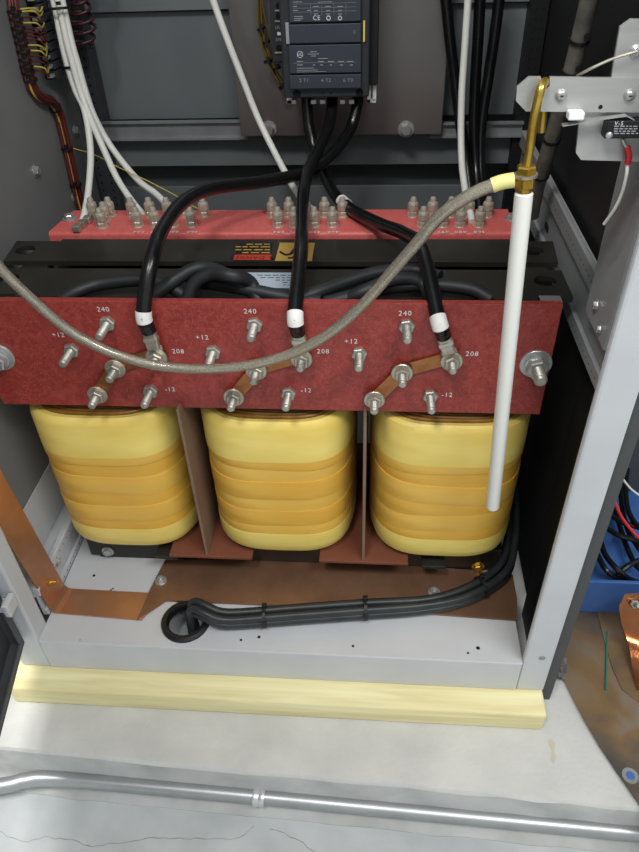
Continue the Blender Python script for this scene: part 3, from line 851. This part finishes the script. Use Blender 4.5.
# auxiliary block at the left side
ab = thing('auxiliary_block', at(279,45,y=.44), 'small black auxiliary contact block on the left side of the contactor', 'contact block')
aa, bb = at(273,62,y=.425), at(284.5,62,y=.425)
mk('block_body', B(aa.x, bb.x-.001, .425, .478, aa.z, z_top, bev=.001), 'contactor', ab)
for py in (6,16.5,48):
    mk('screw', L(disc_prof(.0042,.001,.0002), at(279,py,y=.4249), (0,-1,0), 16), 'hole_dark', ab)
    mk('clamp_tab', B(at(275,py+4,y=.4249).x, at(283,py+4,y=.4249).x, .4225, .4249, at(279,py+5,y=.4249).z, at(279,py+3.6,y=.4249).z), 'tin', ab)
text('marking', 'OUT', .0056, at(279.5,27.5,y=.4244), (1,0,0), (0,0,1), 'print_grey', ab)
text('marking', 'ENC', .0056, at(280,39.5,y=.4244), (1,0,0), (0,0,1), 'print_grey', ab)
mk('white_tab', B(at(277.5,35,y=.4249).x, at(281.5,35,y=.4249).x, .4238, .4249, at(279,35.2,y=.4249).z, at(279,32,y=.4249).z), 'white_plastic', ab)
# ochre control wiring left of the contactor
ow = thing('control_wiring', at(265,50,y=.455), 'bundle of ochre control wires tied beside the contactor', 'wires')
base = [(259,-20),(260,10),(261,30),(266,50),(273,68),(282,84)]
for k in range(5):
    mk('wire', T([at(px+(k-2)*1.2, py+(k % 2)*.6, y=.452+.003*(k % 3)) for px, py in base], .0012, seg=6), 'ochre_wire', ow, smooth=True)
mk('wire', T([at(px, py, y=.446) for px, py in ((262,-10),(263,8),(268,30),(273,46),(278,54))], .0010, seg=6), 'ochre_wire', ow, smooth=True)
for px, py in ((261,28.5),(266.5,42),(268,61),(276.5,68),(283,87)):
    dr = at(px+3, py+9, y=.452)-at(px, py, y=.452); tie(at(px, py, y=.452), dr, .0052, ow, name='tie')

# ---- three black power cables with lugs
def lug(parent, p, up, m='tin'):
    """crimp barrel above stud point p (tongue in the board plane, barrel along up)"""
    up = V(up).normalized(); sd = up.cross(V((0,-1,0))).normalized()
    bm = bmesh.new()
    mt = Matrix(((sd.x, 0, up.x, p.x), (sd.y, 1, up.y, p.y), (sd.z, 0, up.z, p.z), (0,0,0,1)))
    box(bm, -.0085, .0085, -.0025, .0, -.008, .014, bev=.0008, mtx=mt)
    box(bm, -.0072, .0072, -.0078, .0, .010, .038, bev=.002, mtx=mt)
    box(bm, -.0080, .0080, -.0090, .0, .0215, .0265, bev=.0012, mtx=mt)
    return mk('lug', bm, m, parent)
PC = [
 ('black power cable curving left to the 208 stud above the left coil', -1, [((358,92),.425),((357,106),.415),((351,128),.40),((340,145),.37),((322,163),.335),((300,174),.305),((262,182),.26),((215,188),.205),((186,200),.15),((164,226),.08),((152,258),.02),((148,290),-.004),((148,314),-.008),((150,331),-.0085)]),
 ('black power cable hanging straight to the 208 stud above the middle coil', 0, [((332,92),.425),((332,106),.412),((328,128),.385),((318,150),.345),((308,172),.30),((303,196),.25),((302,222),.17),((301,250),.08),((299,280),.01),((297.5,305),-.006),((298,330),-.0085)]),
 ('black power cable curving right to the 208 stud above the right coil', 1, [((307,92),.425),((307,106),.42),((309,128),.41),((315,150),.395),((324,174),.36),((336,196),.31),((352,210),.265),((380,224),.20),((405,234),.14),((422,250),.08),((433,278),.015),((439,305),-.006),((443,333),-.0085)])]
for lb, k, pl in PC:
    t = thing('power_cable', at(*pl[0][0], y=pl[0][1]), lb, 'cable')
    pts = [at(*q, y=y) for q, y in pl]
    sp_ = V((XC+k*.16+ST['s208'][0], -.0068, ST['s208'][1]))
    up = (pts[-1]-V((sp_.x, pts[-1].y, sp_.z))); up = V((up.x, 0, up.z)).normalized()
    pts[-1] = sp_+up*.033+V((0,-.0040,0)); pts[-2] = sp_+up*.058+V((0,-.0046,0)); del pts[-3]
    mk('jacket', T(pts, .0080, seg=16), 'black_cable', t, smooth='auto')
    lug(t, sp_, up)
    cs_ = catmull(pts, 8)[-9:-5]; mw = cs_[1]
    mk('marker_sleeve', T(cs_, .0086, seg=18, smooth=False), 'label_white', t, smooth='auto')
    text('marking', {-1:'4',0:'5',1:'6'}[k], .0055, mw+V((.0004,-.0090,0)), (1,0,0), (0,0,1), 'print_grey', t)
    if k == 1:
        p, q = at(345,204.5,y=.285), at(352,211,y=.265)
        mk('marker_sleeve', L([(.0080,-.008),(.0086,-.008),(.0086,.008),(.0080,.008)], at(344,203,y=.287), q-p, 18), 'label_white', t, smooth='auto')

# ================================================================== WHITE / BLACK / GREY CABLES
def cable(name, lb, cat, pl, r, m, group=None, seg=12):
    return tag(mk(name, T([at(px, py, y=y) for px, py, y in pl], r, seg=seg), m, smooth='auto'), lb, cat, group)
cable('white_cable', 'white cable bending down to the lug strip on the rear board', 'cable', [(43,-40,.43),(53.5,0,.42),(61.5,40,.41),(67.5,65,.405),(75.5,90,.40),(85,112,.385),(90.5,150,.36),(89,185,.315),(85,212,.272),(80,227,.249),(77.5,233,.236)], .0047, 'white_cable')
cable('white_cable', 'white cable passing under the black cable onto the rear board studs', 'cable', [(48,-40,.425),(58,0,.415),(66.5,40,.405),(73,65,.40),(80,90,.395),(89,115,.385),(104,150,.37),(118,180,.34),(135,205,.30),(150,221,.270),(164,229,.240)], .0047, 'white_cable')
cable('white_cable', 'shorter white cable ending at a back row stud of the rear board', 'cable', [(52,-40,.43),(62,0,.42),(71,40,.41),(78,65,.405),(85,90,.40),(94,116,.395),(108,142,.39),(124,164,.37),(140,182,.345),(156,194,.32),(168,206,.29)], .0047, 'white_cable')
cable('white_cable', 'thin white cable tucked behind the tied bundle of white cables', 'cable', [(47,-40,.44),(57,0,.43),(66,40,.422),(72,65,.418),(80,90,.412),(88,108,.405),(93,120,.41)], .0047, 'white_cable')
for (px, py), lb in (((60,9),'black tie around the white cables near the terminal strip top'), ((73.5,67),'black tie around the white cables below the terminal strip')):
    p = at(px, py, y=.411); dr = at(px+7, py+30, y=.405)-p
    tag(tie(p, dr, .0128), lb, 'cable tie')
cable('white_cable', 'single white cable slanting from above to the middle rear studs', 'cable', [(200,-40,.42),(213,0,.42),(226,36,.415),(241,75,.41),(258,118,.40),(276,155,.375),(295,190,.32),(306,204,.295),(313,210,.282)], .0047, 'white_cable')
cable('white_cable', 'single white cable hanging in front of the black rear cables', 'cable', [(470,-40,.40),(468,0,.40),(465,45,.395),(462,90,.385),(461,130,.37),(462,165,.345),(466,195,.30),(470,212,.265),(472,222,.245)], .0047, 'white_cable')
for lb, pl in zip(('thick black rear cable hanging beside the contactor mounting plate', 'thick black rear cable hanging between the two other black rear cables', 'thick black rear cable hanging beside the rear right upright'), ([(441,-40,.45),(446,0,.45),(450,40,.45),(455,80,.45),(460,120,.44),(466,160,.42),(472,205,.38),(478,240,.34)],
           [(482,-40,.45),(480,0,.45),(478,40,.45),(475,90,.45),(474,130,.44),(476,170,.42),(480,215,.37),(484,250,.33)],
           [(502,-40,.46),(499,0,.46),(494,40,.46),(488,80,.46),(482,120,.45),(480,160,.43),(482,205,.39),(486,245,.35)])):
    cable('rear_cable', lb, 'cable', pl, .0078, 'black_cable', 'black cables at the back right')
gl = thing('sleeved_cable', at(560,100,y=.14), 'grey sleeved cable bundle hanging behind the switch bracket', 'cable')
pl = [(596,-40,.13),(589,0,.14),(582,30,.15),(574,62,.16),(566,92,.17),(556,125,.185),(546,158,.205),(538,185,.225),(532,215,.25)]
gp = [at(px, py, y=y) for px, py, y in pl]
mk('sleeve', T(gp, .0088, seg=14), 'grey_loom', gl, smooth='auto')
for i, t in ((2.3,0),(3.3,0),(5.4,0),(6.6,0)):
    k = int(i); p = gp[k].lerp(gp[k+1], i-k); tie(p, gp[k+1]-gp[k], .0090, gl, name='tie')
# thin yellow wire from the harness to the rear board
cable('thin_wire', 'thin yellow wire drooping from the maroon harness to the rear board', 'wire', [(72,148,.40),(95,155,.38),(120,168,.36),(150,182,.33),(180,198,.31),(200,209,.295),(232,211.5,.293)], .0007, 'yellow_wire', seg=6)

# ---- maroon wire harness, terminal strip, coiled cord
hw = thing('wire_harness', at(35,90,y=.40), 'maroon and yellow wire harness tied along the left panel', 'wires')
hb = [(10,-30),(14,10),(21,40),(27,68),(33,88),(42,98),(51,101),(58,112),(63,130),(70,160),(78,195),(84,215)]
hy = [.40,.40,.395,.39,.385,.383,.38,.378,.375,.365,.34,.31]
random.seed(4)
for k in range(9):
    an = k*2*math.pi/8; rr = .0045 if k < 8 else 0
    ox, oz = rr*math.cos(an), rr*math.sin(an)
    mm = 'yellow_wire' if k in (5,) else 'maroon_wire'
    mk('wire', T([at(px, py, x=-.3515)+V((ox*.7+.001*(k==5), ox, oz)) for (px, py), y in zip(hb, hy)], .0024 if mm == 'maroon_wire' else .0017, seg=7), mm, hw, smooth=True)
def hpoint(t):
    i = int(t); q = t-i; a_, b_ = at(*hb[i], x=-.3515), at(*hb[i+1], x=-.3515); return a_.lerp(b_, q), b_-a_
for t in (1.05,1.3,1.6,1.85,2.1,2.4,2.7,2.95,3.2,3.6,6.6,8.6,9.7):
    p, dr = hpoint(t); tie(p, dr, .0078, hw, name='tie')
ts = thing('terminal_strip', at(50,40,y=.42), 'dark terminal strip beside the maroon harness', 'terminal strip')
zt0, zt1 = at(60,77,x=-.345).z, .46
mk('strip_base', B(-.360, -.348, .405, .440, zt0, zt1, bev=.001), 'contactor_dark', ts)
z = zt0+.002; k = 0
while z < .40:
    mk('terminal_module', B(-.349, -.340, .402, .432, z, z+.0095, bev=.0008), 'contactor', ts)
    mk('terminal_screw', B(-.351, -.343, .391, .402, z+.0028, z+.0068, bev=.0005), 'rail_grey', ts)
    z += .0115
zz = [2, 8, 14, 20, 26, 30, 34, 38, 44, 50, 56, 62, 68, 73]
for i, py in enumerate(zz):
    p0, _ = hpoint(1+(py-6)/32.0 if py > 6 else 1.0)
    p1 = at(44+py*.06, py-2, x=-.346); mid = (p0+p1)/2 + V((.012, 0, -.008))
    mk('branch_wire', T([p0, p0.lerp(mid, .6)+V((.005,0,.003)), mid, p1], .0011, seg=6), 'yellow_wire' if i in (0,1,3,8,9,12) else 'maroon_wire', hw, smooth=True)
mk('clear_cover', B(-.337, -.336, .42, .465, at(60,84,x=-.337).z, .45), 'clear', ts)
bm = bmesh.new(); hel = []
for i in range(0, 10*14+1):
    a_ = 2*math.pi*i/14; f_ = i/(10*14)
    c0 = at(81, 48-100*f_, y=.455)
    hel.append(c0+V((.021*math.cos(a_)*(.75+.25*math.sin(f_*9)), .012*math.sin(a_), .003*math.sin(a_))))
tube(bm, hel, .0022, seg=7, smooth=False)
tag(mk('coiled_cord', bm, 'maroon_dark', smooth=True), 'dark maroon coiled cord hanging behind the white cables', 'cord')

# ================================================================== GROUNDING STICK, BRACKET, SWITCH
YB = -.09
gsk = thing('grounding_stick', at(523,190,y=-.085), 'white grounding stick hanging from the bracket by its brass hook', 'grounding stick')
r0, r1 = at(524,192,y=-.088), at(492.5,508,y=-.088)
ax = (r1-r0); ln = ax.length
mk('rod', L([(0,0),(.0058,0),(.0072,.0012),(.0072,ln-.003),(.0060,ln-.0008),(.004,ln),(0,ln)], r0, ax, 28), 'white_rod', gsk, smooth='auto')
up = -ax.normalized()
mk('ferrule', L([(0,-.004),(.0058,-.004),(.0058,.0035),(.0050,.004),(0,.004)], r0, up, 20), 'brass', gsk, smooth='auto')
mk('hex_fitting', L([(0,.0035),(.0072,.0035),(.0078,.0045),(.0078,.0110),(.0070,.0122),(0,.0122)], r0, up, 6, .2), 'brass', gsk)
mk('ring_lug', L([(.0045,.0122),(.0090,.0122),(.0090,.0142),(.0045,.0142)], r0, up, 22), 'tin', gsk)
mk('top_nut', L([(0,.0142),(.0070,.0142),(.0075,.0150),(.0075,.0195),(.0066,.0206),(0,.0206)], r0, up, 6, .5), 'brass', gsk)
h0 = r0+up*.018
hk = [h0, at(529.5,150,y=-.089), at(533,125,y=-.094), at(537.5,102,y=-.101), at(541,88,y=-.1005), at(544.5,82.5,y=-.089), at(545.5,86,y=-.077), at(543,110,y=-.075), at(541,132,y=-.075)]
mk('hook', T(hk, .0034, seg=14, n=8), 'brass', gsk, smooth='auto')
gcb = thing('grounding_cable', at(505,183,y=-.088), 'clear jacketed braided grounding cable swooping across the front board', 'cable')
gl0 = r0+up*.0132
gpts = [at(512,180,y=-.088), at(502,182,y=-.088), at(492,185.5,y=-.088), at(478,191,y=-.087), at(462,200,y=-.085), at(440,216,y=-.080), at(415,245,y=-.073), at(390,274,y=-.066), at(362,305,y=-.060), at(330,333,y=-.056), at(295,352,y=-.054), at(255,364,y=-.053), at(205,369,y=-.053), at(155,365,y=-.053), at(110,352,y=-.054), at(70,331,y=-.056), at(35,302,y=-.058), at(0,268,y=-.06), at(-45,215,y=-.065)]
mk('braid', T(gpts, .0038, seg=12), 'braid', gcb, smooth='auto')
mk('clear_jacket', T(gpts, .0052, seg=14), 'jacket', gcb, smooth='auto')
mk('yellow_sleeve', T([gpts[0]+V((.0015,0,0)), gpts[1], gpts[2]], .0058, seg=14, n=4), 'sleeve_yellow', gcb, smooth='auto')
bm = bmesh.new(); tube(bm, [gpts[0]+V((0,0,0)), gl0+V((-.008,0,0))], .0024, seg=10, smooth=False); mk('lug_neck', bm, 'tin', gcb, smooth='auto')

def ppoly(pix, y, thick):
    bm = bmesh.new(); prism(bm, [(at(px, py, y=y).x, at(px, py, y=y).z) for px, py in pix], thick, XZ(y)); return bm
br = thing('switch_bracket', at(600,120,y=YB), 'aluminium hanger bracket with notched arm fixed to the right post', 'bracket')
arm = [(516,101),(517,87),(529,77),(541,77),(541.5,86),(545.5,89.5),(549.5,86),(550,77),(690,79),(690,113),(526,111.5)]
armo = mk('arm', ppoly(arm, YB, .003), 'alu', br)
mk('upper_plate', ppoly([(611,80),(620,27),(631,19),(690,20),(690,84),(611,84)], YB+.003, .003), 'alu', br)
mk('lower_plate', ppoly([(581,105),(576,153),(581,160),(690,163),(690,105)], YB+.003, .003), 'alu', br)
for px, py in ((561,95),(629.5,95)):
    p = at(px, py, y=YB); bm = bmesh.new()
    lathe(bm, [(0,0),(.0042,0),(.0040,.0014),(.0026,.0028),(.0010,.0032),(0,.0030)], p, (0,-1,0), 16); mk('screw', bm, 'steel', armo, smooth='auto')
    mk('screw_recess', B(p.x-.0012, p.x+.0012, p.y-.0036, p.y-.003, p.z-.0004, p.z+.0004), 'hole_dark', armo)
mk('screw', L([(0,0),(.0046,0),(.0044,.0016),(.0026,.003),(0,.0034)], at(636,51,y=YB+.003), (0,-1,0), 16), 'steel', br)
mk('arm_hole', L(disc_prof(.0015,.0003,.0001), at(600.5,107,y=YB), (0,-1,0), 12), 'hole_dark', armo)
ms = thing('micro_switch', at(625,138,y=YB), 'small black limit switch with lever screwed to the aluminium bracket', 'switch')
a_, b_ = at(604,139,y=YB-.008), at(650,120.5,y=YB-.008)
mk('switch_body', B(a_.x, b_.x, YB-.008, YB+.0028, a_.z, b_.z, bev=.0008), 'contactor_dark', ms)
mk('switch_screw', L([(0,0),(.0026,0),(.0024,.001),(.0012,.0018),(0,.002)], at(609,135.5,y=YB-.008), (0,-1,0), 14), 'steel', ms, smooth='auto')
text('marking', 'V-5', .0040, at(619,123.5,y=YB-.0083), (1,0,0), (0,0,1), 'print_white', ms)
bm = bmesh.new(); random.seed(2)
for py in (126.3,128.8,131.2,133.4):
    px = 614
    while px < 636:
        w_ = random.uniform(2,5); q0 = at(px, py+.5, y=YB-.0082); q1 = at(px+w_, py-.5, y=YB-.0082); box(bm, q0.x, q1.x, YB-.0083, YB-.0080, q0.z, q1.z); px += w_+1.2
mk('print_lines', bm, 'print_grey', ms, kind='stuff')
lv = [at(562,124.5,y=YB-.004), at(575,122.5,y=YB-.004), at(600,118,y=YB-.004), at(626,114.5,y=YB-.004), at(634,119,y=YB-.004)]
bm = bmesh.new()
for q0, q1 in zip(lv, lv[1:]):
    vs = [bm.verts.new(q) for q in (q0+V((0,-.003,0)), q1+V((0,-.003,0)), q1+V((0,.003,0)), q0+V((0,.003,0)), q0+V((0,-.003,-.0007)), q1+V((0,-.003,-.0007)), q1+V((0,.003,-.0007)), q0+V((0,.003,-.0007)))]
    for f in ((0,1,2,3),(4,7,6,5),(0,4,5,1),(1,5,6,2),(2,6,7,3),(3,7,4,0)): bm.faces.new([vs[z] for z in f])
mk('lever', bm, 'steel', ms)
q0, q1 = at(568,121,y=YB-.010), at(585.5,112.5,y=YB-.010)
mk('lever_pad', B(q0.x, q1.x, YB-.010, YB-.0005, q0.z, q1.z, bev=.001), 'white_plastic', ms)
bm = bmesh.new(); tube(bm, [at(623,139,y=YB-.003), at(625,144,y=YB-.003), at(628,150,y=YB-.003)], .0013, 6); mk('terminal_pin', bm, 'tin', ms)
mk('terminal_boot', T([at(627,147,y=YB-.003), at(629,156,y=YB-.003), at(627.5,164,y=YB-.003)], .0024, 8), 'red_plastic', ms, smooth='auto')
cable('switch_wire', 'beige wire hanging from the red boot of the limit switch', 'wire', [(627.5,163,YB-.003),(626.5,175,YB-.003),(622,193,YB+.003),(614,210,YB+.01),(604,224,YB+.02)], .0013, 'white_cable', seg=7)
cable('switch_wire', 'beige wire passing diagonally behind the right post to the switch', 'wire', [(652,165,YB-.003),(640,178,YB),(628,196,YB+.008),(616,211,YB+.015),(605,222,YB+.021)], .0011, 'grey_loom', seg=7)
cable('support_wire', 'thin grey wire running from the bracket arm up to the plate screw', 'wire', [(577,76,YB+.006),(590,69,YB-.001),(611,59.5,YB-.002),(628,54,YB-.002),(637,51.5,YB-.001)], .0010, 'tin', seg=7)

# ================================================================== NEIGHBOURING BAY (right)
SZ = PAD_Z+.004
sh = bmesh.new()
edge = [(.366,.0),(.3700,-.030),(.3745,-.0453),(.3800,-.082),(.3894,-.1206),(.3975,-.150),(.4079,-.1807),(.4220,-.214),(.4374,-.2479),(.452,-.280),(.47,-.315),(.62,-.33),(.75,-.30),(.78,.03),(.366,.03)]
prism(sh, edge, .0016, XY(SZ))
bmesh.ops.subdivide_edges(sh, edges=[e for e in sh.edges if e.calc_length() > .05], cuts=2)
sheet = tag(mk('copper_sheet', sh, 'stained_sheet'), 'stained bronze copper ground sheet lying on the pad beside the cabinet', 'copper sheet')
p = at(630,776,z=SZ+.0016)
wsh = thing('flat_washer', p, 'grey washer with blue centre on the stained copper sheet', 'washer')
mk('ring', L([(.0052,0),(.0098,0),(.0098,.0014),(.0052,.0014),(.0052,0)], p, (0,0,1), 24), 'galvanised', wsh, smooth='auto')
mk('centre', L(disc_prof(.0052,.0008,.0001), p, (0,0,1), 20), 'blue_plastic', wsh)
g0, g1 = at(607,632,z=SZ+.003), at(606,690,z=SZ+.003)
tag(mk('plastic_stick', T([g0, g0.lerp(g1,.5), g1], .0016, seg=8), 'green_plastic', smooth='auto'), 'thin green plastic stick on the stained copper sheet', 'stick')
# overlapping copper offcut (seam)
bm = bmesh.new()
pp = [at(q[0], q[1], z=SZ+.0017) for q in ((597,612),(604,640),(612,668),(622,690),(640,704),(700,700),(700,612))]
prism(bm, [(q.x, q.y) for q in pp], .0014, XY(SZ+.0017))
tag(mk('copper_offcut', bm, 'stained_sheet'), 'smaller tarnished copper piece overlapping the ground sheet', 'copper sheet')
bt = thing('blue_box', (.55,.16,SZ), 'blue plastic box behind the copper sheet holding loose cables', 'box')
BZ = -.322
bm = bmesh.new()
box(bm, .362, .75, .0245, .030, SZ+.0018, BZ, bev=.001); mk('front_wall', bm, 'blue_plastic', bt)
mk('box_floor', B(.362, .75, .030, .34, BZ-.03, BZ-.026), 'blue_plastic', bt)
mk('back_wall', B(.362, .75, .34, .345, SZ+.0018, -.05, bev=.001), 'blue_plastic', bt)
mk('side_wall', B(.745, .75, .030, .34, SZ+.0018, BZ), 'blue_plastic', bt)
tag(mk('equipment_block', B(.42, .6, .24, .33, BZ-.026, -.16, bev=.003), 'gasket'), 'dark grey block at the back of the blue box', 'block')
loose = [
 ([(600,540),(606,556),(618,570),(632,580),(650,586)], .03),([(596,552),(606,570),(620,580),(640,588)], .025),
 ([(612,500),(618,520),(626,545),(636,565),(648,575)], .02),([(620,480),(622,505),(628,530),(640,550)], .03),
 ([(606,528),(620,536),(634,540),(650,548)], .035),([(640,560),(628,566),(618,576),(628,582),(645,584)], .028),
 ([(630,455),(626,480),(627,505),(634,522),(645,530)], .05),([(610,515),(622,522),(634,526),(648,530)], .045)]
for pl, h in loose:
    pts = []
    for px, py in pl:
        q = at(px, py, z=BZ-.026+h)
        if q.y < .045: q = at(px, py, y=.045)
        pts.append(q)
    tag(mk('loose_cable', T(pts, .0042, seg=9), 'black_cable', smooth='auto'), 'loose black cable heaped in the blue box', 'cable', 'loose cables in the blue box')
rw = [at(px, py, y=y) for px, py, y in ((614,500,.10),(620,514,.095),(628,526,.09),(639,538,.085),(652,548,.08))]
tag(mk('loose_wire', T(rw, .0022, seg=9), 'red_wire', smooth='auto'), 'bright red wire curving over the black cables', 'wire')
ww = [at(px, py, y=y) for px, py, y in ((622,478,.14),(630,488,.14),(639,495,.14),(650,502,.14))]
tag(mk('loose_wire', T(ww, .0016, seg=9), 'white_cable', smooth='auto'), 'pale thin wire above the red wire', 'wire')
# shiny copper strap over the box edge
cs = thing('copper_strap', at(630,640,z=SZ), 'shiny copper strap curling over the front of the blue box', 'copper strap')
rows = []
bm = bmesh.new()
for (px, py, y, z) in ((625,594,None,-.318),(619,606,None,-.330),(621,622,None,-.350),(629,645,None,-.372),(632,668,None,-.384),(637,690,None,-.3895)):
    q = at(px, py, z=z); rows.append([bm.verts.new(q), bm.verts.new(q+V((.034,.002,.003))), bm.verts.new(q+V((.07,0,0)))])
for r0_, r1_ in zip(rows, rows[1:]):
    for i in range(2): bm.faces.new((r0_[i], r0_[i+1], r1_[i+1], r1_[i]))
bmesh.ops.solidify(bm, geom=bm.faces[:], thickness=.0014)
bmesh.ops.recalc_face_normals(bm, faces=bm.faces)
mk('strap', bm, 'copper_bright', cs, smooth='auto')
p = at(634,604,z=-.326)
bm = bmesh.new(); lathe(bm, nut_prof(.0065,.006), p, (0,-.7,.7), 6); mk('nut', bm, 'steel', cs)
bm = bmesh.new(); lathe(bm, stud_prof(.0038,.018), p, (0,-.7,.7), 12); mk('stud', bm, 'steel', cs, smooth='auto')
# grey lint clump at the foot of the right post
bm = bmesh.new(); bmesh.ops.create_icosphere(bm, subdivisions=4, radius=.013)
random.seed(9)
from mathutils import noise
for v in bm.verts:
    n_ = noise.noise(v.co*260)*.5+noise.noise(v.co*600)*.35
    v.co *= 1+n_*.8
    v.co.z *= .7; v.co.y *= 1.7
    v.co += at(557,664,z=PAD_Z+.0085)
tag(mk('lint_clump', bm, 'lint'), 'grey clump of lint and sealant at the foot of the right post', 'lint')
# dark rear wall of the neighbouring bay
nb = thing('neighbouring_bay', (.55,.36,PAD_Z), 'dark rear sheet of the neighbouring equipment bay', 'cabinet')
mk('rear_sheet', B(.36, 1.0, .36, .365, PAD_Z, 1.3), 'black_panel', nb)
